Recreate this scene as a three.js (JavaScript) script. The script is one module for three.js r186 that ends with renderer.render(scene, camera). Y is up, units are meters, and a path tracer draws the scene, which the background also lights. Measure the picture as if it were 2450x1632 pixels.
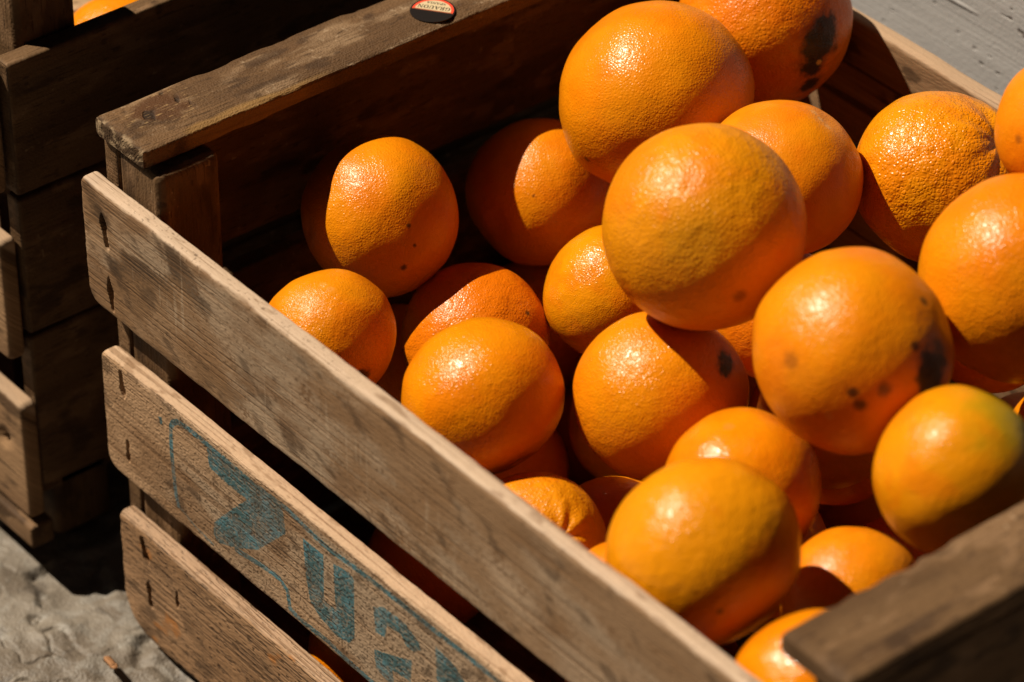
import * as THREE from 'three';
import { mergeGeometries, mergeVertices, toCreasedNormals } from 'three/addons/utils/BufferGeometryUtils.js';
import { RoundedBoxGeometry } from 'three/addons/geometries/RoundedBoxGeometry.js';

// ------------------------------------------------------------------ camera, sky, sun, exposure
const GROUND = 0.26;                       // the crate's top slat edge lies this high above the ground; positions below are given from that edge
const scene = new THREE.Scene();
const camera = new THREE.PerspectiveCamera(9.528, 1024 / 682, 0.1, 60);
camera.position.set(1.3286, 1.03863 + GROUND, 0.81762);
camera.rotation.order = 'YXZ';
camera.rotation.set(-0.630569, 0.894571, -0.00221);
camera.focus = 1.86;
camera.userData.fStop = 7;
camera.updateMatrixWorld(true);

const renderer = new THREE.WebGLRenderer({ antialias: true });
renderer.toneMapping = THREE.LinearToneMapping;
renderer.toneMappingExposure = 1.6;
renderer.shadowMap.enabled = true;

const SKY_LEVEL = 0.007;
{
  const w = 64, h = 32, d = new Float32Array(w * h * 4);
  for (let y = 0; y < h; y++) for (let x = 0; x < w; x++) {
    const up = Math.max(0, Math.sin(((y + 0.5) / h - 0.5) * Math.PI)), i = (y * w + x) * 4, t = Math.pow(1 - up, 3);
    d[i] = SKY_LEVEL * (0.55 + 0.75 * t); d[i + 1] = SKY_LEVEL * (0.8 + 0.5 * t); d[i + 2] = SKY_LEVEL * (1.25 + 0.1 * t); d[i + 3] = 1;
  }
  const sky = new THREE.DataTexture(d, w, h, THREE.RGBAFormat, THREE.FloatType);
  sky.mapping = THREE.EquirectangularReflectionMapping; sky.magFilter = THREE.LinearFilter; sky.needsUpdate = true;
  scene.background = sky; scene.environment = sky;
}
const sun = new THREE.DirectionalLight(new THREE.Color(1.0, 0.88, 0.71), 5.0);
const SUN = new THREE.Vector3(-0.47, 0.81, 0.35).normalize();
sun.position.copy(SUN).multiplyScalar(4).add(new THREE.Vector3(0.2, GROUND, -0.1));
sun.target.position.set(0.2, GROUND, -0.1);
sun.castShadow = true; sun.shadow.mapSize.set(2048, 2048);
Object.assign(sun.shadow.camera, { left: -1, right: 1, top: 1, bottom: -1, near: 0.5, far: 9 });
scene.add(sun, sun.target);

// ------------------------------------------------------------------ noise and texture helpers
function rng(seed) { let a = seed >>> 0; return () => { a = (a + 0x6D2B79F5) | 0; let t = Math.imul(a ^ (a >>> 15), 1 | a); t = (t + Math.imul(t ^ (t >>> 7), 61 | t)) ^ t; return ((t ^ (t >>> 14)) >>> 0) / 4294967296; }; }
function hash(x, y, z) { let h = Math.imul(x, 374761393) ^ Math.imul(y, 668265263) ^ Math.imul(z, 2147483647 - 40499); h = Math.imul(h ^ (h >>> 13), 1274126177); h ^= h >>> 16; return (h >>> 0) / 4294967296; }
const sm = (t) => t * t * (3 - 2 * t);
function vn2(x, y, s = 0) {
  const xi = Math.floor(x), yi = Math.floor(y), u = sm(x - xi), v = sm(y - yi);
  const a = hash(xi, yi, s), b = hash(xi + 1, yi, s), c = hash(xi, yi + 1, s), d = hash(xi + 1, yi + 1, s);
  return a + (b - a) * u + (c - a) * v + (a - b - c + d) * u * v;
}
function vn3(x, y, z) {
  const xi = Math.floor(x), yi = Math.floor(y), zi = Math.floor(z), u = sm(x - xi), v = sm(y - yi), w = sm(z - zi);
  const l = (a, b, t) => a + (b - a) * t;
  return l(l(l(hash(xi, yi, zi), hash(xi + 1, yi, zi), u), l(hash(xi, yi + 1, zi), hash(xi + 1, yi + 1, zi), u), v),
    l(l(hash(xi, yi, zi + 1), hash(xi + 1, yi, zi + 1), u), l(hash(xi, yi + 1, zi + 1), hash(xi + 1, yi + 1, zi + 1), u), v), w);
}
function fbm2(x, y, s, o = 4) { let a = 0, m = 0.5, t = 0; for (let i = 0; i < o; i++) { a += m * vn2(x, y, s + i * 17); t += m; x *= 2.03; y *= 2.03; m *= 0.5; } return a / t; }
function fbm3(x, y, z, o = 4) { let a = 0, m = 0.5, t = 0; for (let i = 0; i < o; i++) { a += m * vn3(x + i * 7.3, y, z); t += m; x *= 2.03; y *= 2.03; z *= 2.03; m *= 0.5; } return a / t; }
const ss = (a, b, x) => { const t = Math.min(1, Math.max(0, (x - a) / (b - a))); return t * t * (3 - 2 * t); };
const clamp = (x, a = 0, b = 1) => Math.min(b, Math.max(a, x));
const mix = (a, b, t) => [a[0] + (b[0] - a[0]) * t, a[1] + (b[1] - a[1]) * t, a[2] + (b[2] - a[2]) * t];
const lut = new Uint8Array(4097); for (let i = 0; i <= 4096; i++) { const c = i / 4096; lut[i] = Math.round(255 * (c <= 0.0031308 ? 12.92 * c : 1.055 * Math.pow(c, 1 / 2.4) - 0.055)); }
const enc = (c) => lut[Math.round(clamp(c) * 4096)];
/** Two textures from fn(s, t, out): out = linear r, g, b, height 0..1; s and t run over 0..1. */
function maps(w, h, fn, wrap = false) {
  const c = new Uint8Array(w * h * 4), b = new Uint8Array(w * h * 4), o = [0, 0, 0, 0];
  for (let y = 0; y < h; y++) for (let x = 0; x < w; x++) {
    fn((x + 0.5) / w, (y + 0.5) / h, o); const i = (y * w + x) * 4;
    c[i] = enc(o[0]); c[i + 1] = enc(o[1]); c[i + 2] = enc(o[2]); c[i + 3] = 255;
    b[i] = b[i + 1] = b[i + 2] = Math.round(255 * clamp(o[3])); b[i + 3] = 255;
  }
  const mk = (d, srgb) => { const t = new THREE.DataTexture(d, w, h, THREE.RGBAFormat); t.magFilter = THREE.LinearFilter; t.minFilter = THREE.LinearFilter; if (srgb) t.colorSpace = THREE.SRGBColorSpace; t.wrapS = t.wrapT = wrap ? THREE.RepeatWrapping : THREE.ClampToEdgeWrapping; t.needsUpdate = true; return t; };
  return { map: mk(c, true), bump: mk(b, false) };
}
function numbered() { const used = {}; return (n) => { const k = used[n] = (used[n] ?? -1) + 1; return k ? n + '_' + String(k).padStart(3, '0') : n; }; }
const topName = numbered();
function mesh(name, geo, mat, parent) { const m = new THREE.Mesh(geo, mat); m.name = parent === scene ? topName(name) : name; m.castShadow = m.receiveShadow = true; parent.add(m); return m; }
function group(name, x, y, z) { const g = new THREE.Group(); g.name = topName(name); g.position.set(x, y, z); scene.add(g); return g; }
function tag(o, label, category, grp) { o.userData.label = label; o.userData.category = category; if (grp) o.userData.group = grp; return o; }

// ------------------------------------------------------------------ wood
// linear base colours of weathered softwood
const PALE = [0.50, 0.37, 0.26], TAN = [0.42, 0.285, 0.18], BROWN = [0.19, 0.105, 0.05], DARK = [0.05, 0.027, 0.013], GREYW = [0.38, 0.29, 0.21];
function streaks(x, y, s) {   // fine grain lines that run along x (metres)
  const w = y + 0.006 * fbm2(x * 5, y * 25, s, 2);
  return 0.5 * vn2(x * 22, w * 1150, s + 1) + 0.3 * vn2(x * 60, w * 2600, s + 2) + 0.2 * vn2(x * 9, w * 420, s + 3);
}
function dashes(x, y, s, fx, fy, dens) { // short dark pores, longer along x
  const v = vn2(x * fx, y * fy, s) ; return ss(1 - dens, 1 - dens * 0.55, v);
}
const inPoly = (P, x, y) => { let c = false; for (let i = 0, j = P.length - 1; i < P.length; j = i++) if ((P[i][1] > y) !== (P[j][1] > y) && x < (P[j][0] - P[i][0]) * (y - P[i][1]) / (P[j][1] - P[i][1]) + P[i][0]) c = !c; return c; };
const lineDist = (P, x, y) => { let d = 1e9; for (let i = 0; i + 1 < P.length; i++) { const ax = P[i][0], ay = P[i][1], bx = P[i + 1][0] - ax, by = P[i + 1][1] - ay; const t = clamp(((x - ax) * bx + (y - ay) * by) / (bx * bx + by * by)); d = Math.min(d, Math.hypot(x - ax - bx * t, y - ay - by * t)); } return d; };
// blue print on the middle slat, in millimetres on the face of the slat (x along it, y from the top edge of the crate side)
const PRINT = [
  [[86.3, -101.7], [88.3, -112.4], [103.7, -113.4], [117.6, -113.2], [111.6, -119.4], [96.4, -135.6], [89.3, -144.2], [88.4, -151.2], [92.1, -154.2], [106.8, -148.2], [124.2, -138.2], [147, -114.5], [145.6, -103], [143.1, -99.5], [132.3, -99], [121.2, -100.6], [99, -100.7]],
  [[160.2, -108.9], [161.7, -131.1], [163.8, -142.3], [170.3, -147.5], [183.6, -150.3], [193, -148.3], [197.3, -142.4], [198, -108.9], [194.8, -106.9], [182.8, -108.9], [183.6, -134.6], [178.9, -135.6], [174.9, -135.1], [175.5, -108.9]],
  [[212.1, -115.2], [219.4, -110.4], [234.8, -109.5], [244.8, -114.1], [246, -117.4], [240.8, -121.8], [235.7, -122.2], [232, -117.5], [221.6, -119.1], [220.1, -127.4], [212.9, -129]],
  [[211.8, -139.5], [225, -134.4], [239.4, -127.9], [238.4, -140.8], [228.7, -142.3], [224.8, -142.9], [225.9, -149.2], [221.9, -151.9], [212.8, -149.8]],
  [[256.3, -108.5], [257.2, -127.3], [267.2, -128.7], [282.3, -118.4], [270, -110.5]],
  [[48, -106.8], [50.5, -105.9], [51, -109.7], [49, -110.7]],
];
const PRINT_LINES = [
  [[59.9, -151.8], [58.4, -144.3], [57, -124], [57.5, -107.9], [59.8, -103.5], [63.6, -100.7], [70.9, -99.5], [87.8, -99.7], [121.2, -100.6], [149.9, -99.4], [164.6, -101.5], [180.5, -102.7], [204.2, -100.9], [232.5, -99.9], [252.7, -99.8], [275.2, -99], [294.8, -99], [319, -99.6]],
  [[59.9, -151.8], [73.3, -156.4], [87.6, -158.1]],
  [[106.7, -149.3], [118.1, -147.4], [129.3, -145.5], [140.4, -144.7], [146.4, -148.3], [147.9, -157.9], [156.1, -158.9], [164.3, -158.8], [177.9, -158.3], [185.9, -159.4], [211.1, -160.4]],
];
const SLAT_H = 0.07, SLAT_GAP = 0.0237, SLAT_T = 0.009, SLAT_U0 = -0.012, SLAT_LEN = 0.53, SLAT_V0 = -0.074, SLAT_VH = 0.09;
/** kind: 0 smudged smooth board, 1 fuzzy board with blue print, 2 coarse open grain, 3 plain brown. v is 0 at the top front edge, negative down the face. */
function slatMaps(kind, seed, w = 2048, h = 384) {
  return maps(w, h, (s, t, o) => {
    const x = SLAT_U0 + s * SLAT_LEN, v = SLAT_V0 + t * SLAT_VH;
    const g = streaks(x, v, seed), broad = fbm2(x * 9, v * 22, seed + 40, 4), fine = vn2(x * 420, v * 2100, seed + 50), spk = vn2(x * 900, v * 1000, seed + 60), gl = vn2(x * 12, (v + 0.005 * fbm2(x * 6, v * 30, seed + 1, 2)) * 900, seed + 62);
    let c, hgt;
    const edge = v + 0.0012 * (fbm2(x * 130, v * 60, seed + 70, 3) - 0.5) * 2 + 0.0025 * (fbm2(x * 25, 3, seed + 71, 3) - 0.5) * 2;
    if (kind === 0) {
      c = mix(TAN, GREYW, ss(0.35, 0.65, broad)); c = mix(c, PALE, 0.55 * ss(0.45, 0.8, fbm2(x * 30, v * 60, seed + 80, 3)));
      const k = 0.72 + 0.40 * g + 0.14 * (fine - 0.5); c = c.map((q) => q * k);
      const rings = Math.sin((v + 0.03 * fbm2(x * 5, v * 8, seed + 4, 3)) * 900 + x * 25); c = mix(c, BROWN, 0.22 * ss(0.72, 1, rings));
      const smX = fbm2(x * 26 + v * 18, v * 55 - x * 20, seed + 90, 4), left = 1 - ss(0.055, 0.13, x + 0.6 * v * 0.6);
      c = mix(c, BROWN, 0.8 * ss(0.44, 0.74, smX + 0.14 * left - 0.07 + 0.10 * (g - 0.5) + 0.08 * (spk - 0.5)));
      c = mix(c, DARK, 0.88 * left * ss(0.43, 0.62, fbm2(x * 45 + v * 30, v * 70, seed + 95, 4) + 0.12 * (g - 0.5) + 0.08 * (spk - 0.5)));
      c = mix(c, [0.26, 0.155, 0.08], 0.75 * ss(0.47, 0.66, fbm2(x * 15 + 3 + v * 8, v * 24, seed + 111, 4) + 0.14 * (g - 0.5) + 0.10 * (spk - 0.5))); c = mix(c, DARK, 0.55 * ss(0.62, 0.76, fbm2(x * 75 + v * 60, v * 110, seed + 112, 4)));
      c = mix(c, BROWN, 0.6 * ss(0.79, 0.9, vn2(x * 60, v * 130, seed + 97)) * ss(0.4, 0.6, spk));
      c = mix(c, [0.5, 0.4, 0.3], 0.35 * ss(0.86, 0.95, vn2(x * 700, v * 30, seed + 99)) * ss(0.5, 0.7, broad));
      c = mix(c, [0.58, 0.455, 0.355], 0.9 * ss(-0.0022, 0.0002, edge)); c = mix(c, BROWN, 0.55 * ss(-0.0022, 0.001, edge) * ss(0.66, 0.78, fbm2(x * 60, v * 200, seed + 101, 3)));
      c = mix(c, BROWN, 0.45 * ss(0.66, 0.86, gl)); c = mix(c, DARK, 0.5 * ss(0.80, 0.92, spk) * ss(0.35, 0.6, broad));
      hgt = 0.5 + 0.35 * (g - 0.5) + 0.25 * (fine - 0.5) - 0.3 * ss(0.66, 0.86, gl);
    } else if (kind === 1) {
      c = mix([0.43, 0.285, 0.175], GREYW, ss(0.35, 0.7, broad)); const k = 0.8 + 0.3 * g + 0.15 * (fine - 0.5); c = c.map((q) => q * k);
      const fib = vn2(x * 800 + 30 * v, v * 1150 - 160 * x, seed + 5), pit = ss(0.56, 0.76, 0.6 * spk + 0.4 * fine);
      // print: ragged, thin on the ridges of the grain
      const px = (x + 0.0006 * (fib - 0.5)) * 1000, py = (v - SLAT_H - SLAT_GAP + 0.0006 * (spk - 0.5)) * 1000;
      let ink = 0; for (const P of PRINT) if (inPoly(P, px, py)) ink = 1;
      for (let i = 0; i < 3; i++) if (lineDist(PRINT_LINES[i], px, py) < (i === 1 ? 0.8 : 1.5)) ink = Math.max(ink, i === 1 ? 0.7 : 1);
      const worn = 0.75 + 0.25 * ss(0.25, 0.6, fbm2(x * 70, v * 70, seed + 33, 3)); const cover = clamp(ink * worn * (0.62 + 0.5 * ss(0.2, 0.5, fib)) );
      c = mix(c, mix([0.030, 0.115, 0.15], [0.05, 0.20, 0.28], ss(0.4, 0.75, fbm2(x * 120, v * 120, seed + 34, 3))), 0.92 * cover);
      c = mix(c, DARK, 0.62 * pit * ss(0.3, 0.55, broad + 0.25 * (g - 0.5)));
      c = mix(c, BROWN, 0.65 * ss(0.52, 0.72, fbm2(x * 22, v * 45, seed + 35, 4) + 0.12 * (g - 0.5)) * (1 - 0.6 * ink)); c = mix(c, DARK, 0.6 * ss(0.64, 0.76, fbm2(x * 80, v * 120, seed + 37, 4)) * (1 - 0.5 * ink));
      const bare = ss(-0.0035, -0.001, edge + 0.002 * (fib - 0.5)); c = mix(c, mix([0.60, 0.45, 0.33], [0.50, 0.35, 0.24], g), 0.92 * bare); c = mix(c, BROWN, 0.5 * bare * ss(0.6, 0.75, fbm2(x * 90, v * 300, seed + 36, 3)));
      c = mix(c, BROWN, 0.5 * ss(0.68, 0.88, gl) * (1 - 0.5 * ink));
      hgt = 0.5 + 0.22 * (fib - 0.5) + 0.3 * (fine - 0.5) - 0.3 * pit * (1 - bare) - 0.3 * ss(0.68, 0.88, gl) + 0.3 * (g - 0.5);
    } else if (kind === 2) {
      c = mix([0.42, 0.265, 0.155], [0.31, 0.185, 0.10], ss(0.3, 0.7, broad)); const k = 0.7 + 0.5 * g; c = c.map((q) => q * k);
      const line = vn2(x * 26, (v + 0.004 * fbm2(x * 6, v * 20, seed, 2)) * 1500, seed + 5), dash = dashes(x, v, seed + 6, 300, 1700, 0.32), gr = ss(0.62, 0.8, line);
      c = mix(c, DARK, 0.55 * gr + 0.0); c = mix(c, DARK, 0.8 * dash * ss(0.3, 0.6, broad));
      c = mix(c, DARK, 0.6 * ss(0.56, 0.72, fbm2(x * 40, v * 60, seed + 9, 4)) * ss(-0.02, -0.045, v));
      c = mix(c, [0.42, 0.17, 0.04], 0.7 * ss(0.72, 0.8, fbm2(x * 60 + 3, v * 90, seed + 11, 3)));
      c = mix(c, [0.48, 0.345, 0.25], 0.7 * ss(-0.003, 0, edge)); c = mix(c, BROWN, 0.6 * ss(-0.003, 0, edge) * gr);
      hgt = 0.6 - 0.35 * gr - 0.4 * dash + 0.2 * (fine - 0.5) + 0.2 * (g - 0.5);
    } else {
      c = mix([0.34, 0.215, 0.12], [0.22, 0.13, 0.07], ss(0.3, 0.7, broad)); const k = 0.65 + 0.6 * g; c = c.map((q) => q * k);
      const split = ss(0.78, 0.86, vn2(x * 7, (v + 0.003 * fbm2(x * 8, 1, seed, 2)) * 330, seed + 5)); c = mix(c, DARK, 0.8 * split);
      c = mix(c, DARK, 0.7 * ss(0.6, 0.72, fbm2(x * 45, v * 90, seed + 9, 4)));
      c = mix(c, [0.50, 0.37, 0.265], 0.7 * ss(-0.003, 0, edge));
      hgt = 0.55 - 0.5 * split + 0.3 * (g - 0.5) + 0.2 * (fine - 0.5);
    }
    o[0] = c[0]; o[1] = c[1]; o[2] = c[2]; o[3] = hgt;
  });
}
function woodMat(m, bump, rough = 0.78) { return new THREE.MeshPhysicalMaterial({ specularIntensity: 0.35, map: m.map, bumpMap: m.bump, bumpScale: bump, roughness: rough, color: new THREE.Color().setRGB(0.69, 0.645, 0.585) }); }

/** Board: face at z = 0, top at y = 0, thick in -z; round corners, worn edges, uneven outline, a slight bow, and slots sunk into the face near its left end. dense = fine grid for boards seen close. */
function slatGeometry(x0, x1, h, t, seed, slots = [], corner = [0.006, 0.006, 0.012, 0.010], rough = 0.0005, dense = false) {
  const xs = [], ys = [], fine = dense ? 0.0006 : 0.004, edge = [0, 0.0004, 0.0009, 0.0015, 0.0022, 0.0032];
  const wob = (x, k) => rough * 2.4 * (fbm2(x * 26, k, seed, 3) - 0.5) + rough * 1.6 * (fbm2(x * 150, k, seed + 9, 2) - 0.5);
  for (const e of edge) xs.push(x0 + e); let x = x0 + 0.0032 + fine; const stop = x0 + (dense ? 0.066 : 0.02);
  while (x < stop) { xs.push(x); x += fine; } while (x < x1 - 0.0045) { xs.push(x); x += dense ? 0.0022 : 0.006; } for (const e of [...edge].reverse()) xs.push(x1 - e);
  for (const e of edge) ys.push(-e); let y = -0.0032 - fine; while (y > -h + 0.0034) { ys.push(y); y -= fine; } for (const e of [...edge].reverse()) ys.push(-h + e);
  const nx = xs.length, ny = ys.length, pos = [], idx = [], bv = Math.min(0.0030, t * 0.36), cor = [[x0, 0, 1, -1, corner[0]], [x1, 0, -1, -1, corner[1]], [x0, -h, 1, 1, corner[2]], [x1, -h, -1, 1, corner[3]]];
  const at = (i, j, side) => {
    let px = xs[i], py = ys[j], d = Math.min(px - x0, x1 - px, -py, py + h);
    for (const [cx, cy, sx, sy, r] of cor) { const ox = cx + sx * r, oy = cy + sy * r; if ((px - ox) * sx < 0 && (py - oy) * sy < 0) { const q = Math.hypot(px - ox, py - oy); if (q > r) { px = ox + (px - ox) * r / q; py = oy + (py - oy) * r / q; d = 0; } else d = r - q; } }
    const k = -ys[j] / h; py += wob(px, 5) * ss(0.35, 0, k) + wob(px, 2) * ss(0.65, 1, k);
    px += (0.0007 * (fbm2(py * 120, 3, seed + 41, 3) - 0.5) * 2 + 0.0004 * (fbm2(py * 600, 7, seed + 42, 2) - 0.5) * 2) * ss(x0 + 0.006, x0, xs[i]);
    const e = Math.max(0, bv - d), round = bv - Math.sqrt(Math.max(0, bv * bv - e * e)); let z = side ? -t + round * 0.6 : -round;
    if (!side) { z += 0.0003 * (fbm2(px * 40, py * 70, seed + 31, 3) - 0.5); for (const [qx, qy, sw, sl, tilt] of slots) { const dx = px - qx, dy = py - qy, u = (dx * Math.cos(tilt) + dy * Math.sin(tilt)) / sw, v = (dy * Math.cos(tilt) - dx * Math.sin(tilt)) / sl, rr = Math.hypot(u * (1 + 0.3 * Math.sin(v * 4 + qx * 700)), v); z -= 0.0062 * ss(1.12, 0.78, rr); } }
    return [px, py, z];
  };
  for (const side of [0, 1]) for (let j = 0; j < ny; j++) for (let i = 0; i < nx; i++) pos.push(...at(i, j, side));
  const n = nx * ny, id = (i, j, s) => s * n + j * nx + i;
  for (let j = 0; j < ny - 1; j++) for (let i = 0; i < nx - 1; i++) { const a = id(i, j, 0), b = id(i + 1, j, 0), c = id(i, j + 1, 0), d = id(i + 1, j + 1, 0); idx.push(a, c, b, b, c, d); idx.push(a + n, b + n, c + n, b + n, d + n, c + n); }
  const strip = (p, q) => idx.push(p, q, p + n, q, q + n, p + n);
  for (let i = 0; i < nx - 1; i++) { strip(id(i, 0, 0), id(i + 1, 0, 0)); strip(id(i + 1, ny - 1, 0), id(i, ny - 1, 0)); }
  for (let j = 0; j < ny - 1; j++) { strip(id(0, j + 1, 0), id(0, j, 0)); strip(id(nx - 1, j, 0), id(nx - 1, j + 1, 0)); }
  const g = new THREE.BufferGeometry(); g.setAttribute('position', new THREE.Float32BufferAttribute(pos, 3)); g.setIndex(idx); g.computeVertexNormals(); return slatUV(g);
}
function slatUV(g, off = 0) {
  const p = g.attributes.position, uv = new Float32Array(p.count * 2);
  for (let i = 0; i < p.count; i++) { uv[2 * i] = (p.getX(i) - SLAT_U0 + off) / SLAT_LEN; uv[2 * i + 1] = clamp((p.getY(i) - Math.min(0, p.getZ(i)) - SLAT_V0) / SLAT_VH); }
  g.setAttribute('uv', new THREE.BufferAttribute(uv, 2)); return g;
}
/** Rounded box with uv in metres along its longest side. */
function boxGeometry(x0, x1, y0, y1, z0, z1, r, scaleU = 2, scaleV = 8, seed = 0) {
  const g = new RoundedBoxGeometry(x1 - x0, y1 - y0, z1 - z0, 3, r); g.translate((x0 + x1) / 2, (y0 + y1) / 2, (z0 + z1) / 2);
  const p = g.attributes.position, nn = g.attributes.normal, L = [x1 - x0, y1 - y0, z1 - z0], ax = L.indexOf(Math.max(...L)), b = (ax + 1) % 3, c = (ax + 2) % 3, get = (a, i, k) => k === 0 ? a.getX(i) : k === 1 ? a.getY(i) : a.getZ(i);
  const uv = new Float32Array(p.count * 2);
  for (let i = 0; i < p.count; i++) {
    if (Math.abs(get(nn, i, ax)) > 0.8) { uv[2 * i] = get(p, i, b) * scaleU * 3 + seed; uv[2 * i + 1] = get(p, i, c) * scaleV + seed; }
    else { uv[2 * i] = get(p, i, ax) * scaleU + seed * 0.37; uv[2 * i + 1] = (get(p, i, b) + get(p, i, c)) * scaleV + seed * 0.61; }
  }
  g.setAttribute('uv', new THREE.BufferAttribute(uv, 2)); return g;
}
// tiling wood for the frame pieces: u spans 0.5 m along the grain, v 0.125 m across it
function frameMaps(seed, light, darkc, w = 1024, h = 512) {
  return maps(w, h, (s, t, o) => {
    const x = s * 0.5, y = t * 0.125, g = streaks(x, y, seed), broad = fbm2(x * 14, y * 50, seed + 3, 4), fine = vn2(x * 1700, y * 1700, seed + 4), sc = fbm2(x * 50, y * 120, seed + 7, 4);
    let c = mix(light, darkc, clamp(ss(0.35, 0.7, broad) * 0.7 + 0.55 * (g - 0.4))); const k = 0.75 + 0.5 * g + 0.2 * (fine - 0.5); c = c.map((q) => q * k);
    c = mix(c, [light[0] * 1.75, light[1] * 1.85, light[2] * 2.2], 0.55 * ss(0.55, 0.75, sc));
    c = mix(c, DARK, 0.8 * ss(0.62, 0.76, fbm2(x * 36 + 8, y * 70, seed + 8, 4)));
    c = mix(c, DARK, 0.7 * dashes(x, y, seed + 12, 160, 1100, 0.2));
    c = mix(c, [0.42, 0.31, 0.21], 0.5 * ss(0.9, 0.97, vn2(x * 90 + y * 500, y * 90 - x * 500, seed + 13)) * ss(0.45, 0.6, sc));
    o[0] = c[0]; o[1] = c[1]; o[2] = c[2]; o[3] = 0.5 + 0.45 * (g - 0.5) + 0.25 * (fine - 0.5) + 0.2 * (sc - 0.5);
  }, true);
}
const capMat = woodMat(frameMaps(301, [0.150, 0.088, 0.042], [0.080, 0.043, 0.019]), 0.0009, 0.72);
const postMat = capMat;   // posts, end boards and rails are cut from the same weathered timber
const brownSlat = woodMat(slatMaps(3, 610, 1024, 256), 0.0009, 0.8);
const smudgeSlat = woodMat(slatMaps(0, 101), 0.0006, 0.62), printSlat = woodMat(slatMaps(1, 202), 0.0007, 0.82), grainSlat = woodMat(slatMaps(2, 404), 0.0011, 0.78);

// ------------------------------------------------------------------ ground
{
  const N = 420, geo = new THREE.PlaneGeometry(1, 1, N, N); geo.rotateX(-Math.PI / 2);
  const p = geo.attributes.position, uv = geo.attributes.uv, cx = -0.02, cz = 0.06;
  const sp = (t) => 0.32 * t + 5.5 * Math.pow(Math.abs(t), 5) * Math.sign(t) * 6;     // fine near the crate, coarse far away
  for (let i = 0; i < p.count; i++) {
    const x = cx + sp(p.getX(i) * 2) * 0.5, z = cz + sp(p.getZ(i) * 2) * 0.5;
    const rid = 1 - Math.abs(2 * fbm2(x * 16 + 5, z * 16, 700, 4) - 1), lump = fbm2(x * 26, z * 26, 720, 3), cr = Math.abs(2 * fbm2(x * 11 + 2.2, z * 11 + 9, 740, 4) - 1), shelf = ss(0.47, 0.50, fbm2(x * 21 + 4, z * 21 + 1, 760, 3));
    const chip = fbm2(x * 70, z * 70, 780, 3), cr2 = Math.abs(2 * fbm2(x * 30 + 7.2, z * 30 + 3, 790, 3) - 1);
    let y = -0.005 + 0.006 * (lump - 0.5) + 0.003 * (rid - 0.7) - 0.006 * (1 - ss(0, 0.03, cr)) - 0.002 * (1 - ss(0, 0.05, cr2)) + 0.0035 * (shelf - 0.5) + 0.004 * (chip - 0.5);
    if (x > -0.02 && z < 0) y = Math.min(y, -0.001);
    p.setXYZ(i, x, y - 0.001, z); uv.setXY(i, x * 2.5, z * 2.5);
  }
  geo.computeVertexNormals();
  const m = maps(1024, 1024, (s, t, o) => {
    const x = s * 0.4, y = t * 0.4, a = fbm2(x * 30, y * 30, 810, 5), b = fbm2(x * 130, y * 130, 820, 4), f = vn2(x * 1400, y * 1400, 830);
    let c = mix([0.31, 0.265, 0.215], [0.20, 0.158, 0.118], ss(0.35, 0.65, a)); c = mix(c, [0.36, 0.335, 0.30], 0.6 * ss(0.5, 0.7, b)); c = mix(c, [0.07, 0.05, 0.035], 0.55 * ss(0.62, 0.75, fbm2(x * 60, y * 60, 840, 4)));
    const k = 0.85 + 0.3 * f; o[0] = c[0] * k; o[1] = c[1] * k; o[2] = c[2] * k; o[3] = 0.5 + 0.6 * (b - 0.5) + 0.25 * (f - 0.5);
  }, true);
  const g = mesh('ground', geo, new THREE.MeshStandardMaterial({ map: m.map, bumpMap: m.bump, bumpScale: 0.0016, roughness: 0.62, color: new THREE.Color().setRGB(0.47, 0.46, 0.44) }), scene);
  g.userData.kind = 'structure'; g.userData.label = 'rough grey beige stone paving with cracks'; g.userData.category = 'ground';
}
// ------------------------------------------------------------------ painted boards behind the crate
{
  const m = maps(1024, 512, (s, t, o) => {
    const x = s * 0.5, y = t * 0.125, g = streaks(x, y, 901), b = fbm2(x * 12, y * 40, 905, 4), ridge = ss(0.80, 0.90, vn2(x * 12, (y + 0.002 * fbm2(x * 10, 2, 9, 2)) * 260, 906)), f = vn2(x * 900, y * 900, 908);
    const pit = ss(0.90, 0.95, vn2(x * 170, y * 330, 909)) * ss(0.5, 0.6, fbm2(x * 30, y * 50, 910, 3));
    let c = mix([0.57, 0.55, 0.54], [0.51, 0.49, 0.48], ss(0.3, 0.7, b)); c = mix(c, [0.16, 0.13, 0.11], 0.8 * pit); const k = 0.97 + 0.06 * g; o[0] = c[0] * k; o[1] = c[1] * k; o[2] = c[2] * k; o[3] = 0.35 + 0.35 * ridge + 0.12 * (g - 0.5) - 0.35 * pit + 0.06 * (f - 0.5);
  }, true);
  const mat = new THREE.MeshStandardMaterial({ map: m.map, bumpMap: m.bump, bumpScale: 0.0018, roughness: 0.5, color: new THREE.Color().setRGB(0.66, 0.66, 0.66) });
  const w = group('board_wall', 0.5, 0, -0.455);
  for (let i = 0; i < 2; i++) { const y0 = i * 0.182 + 0.001; mesh('board', boxGeometry(-0.75, 0.75, y0, y0 + 0.18, -0.012, 0.012, 0.003, 2, 8, i * 0.31), mat, w); }
  for (const x of [-0.6, 0.6]) mesh('upright', boxGeometry(x - 0.02, x + 0.02, 0, 0.365, -0.045, -0.013, 0.002, 2, 8, 0.2), mat, w);
  tag(w, 'low wall of grey painted boards standing behind the crate of oranges', 'wall');
}

// ------------------------------------------------------------------ crates
const Y = (y) => y + GROUND;
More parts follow.
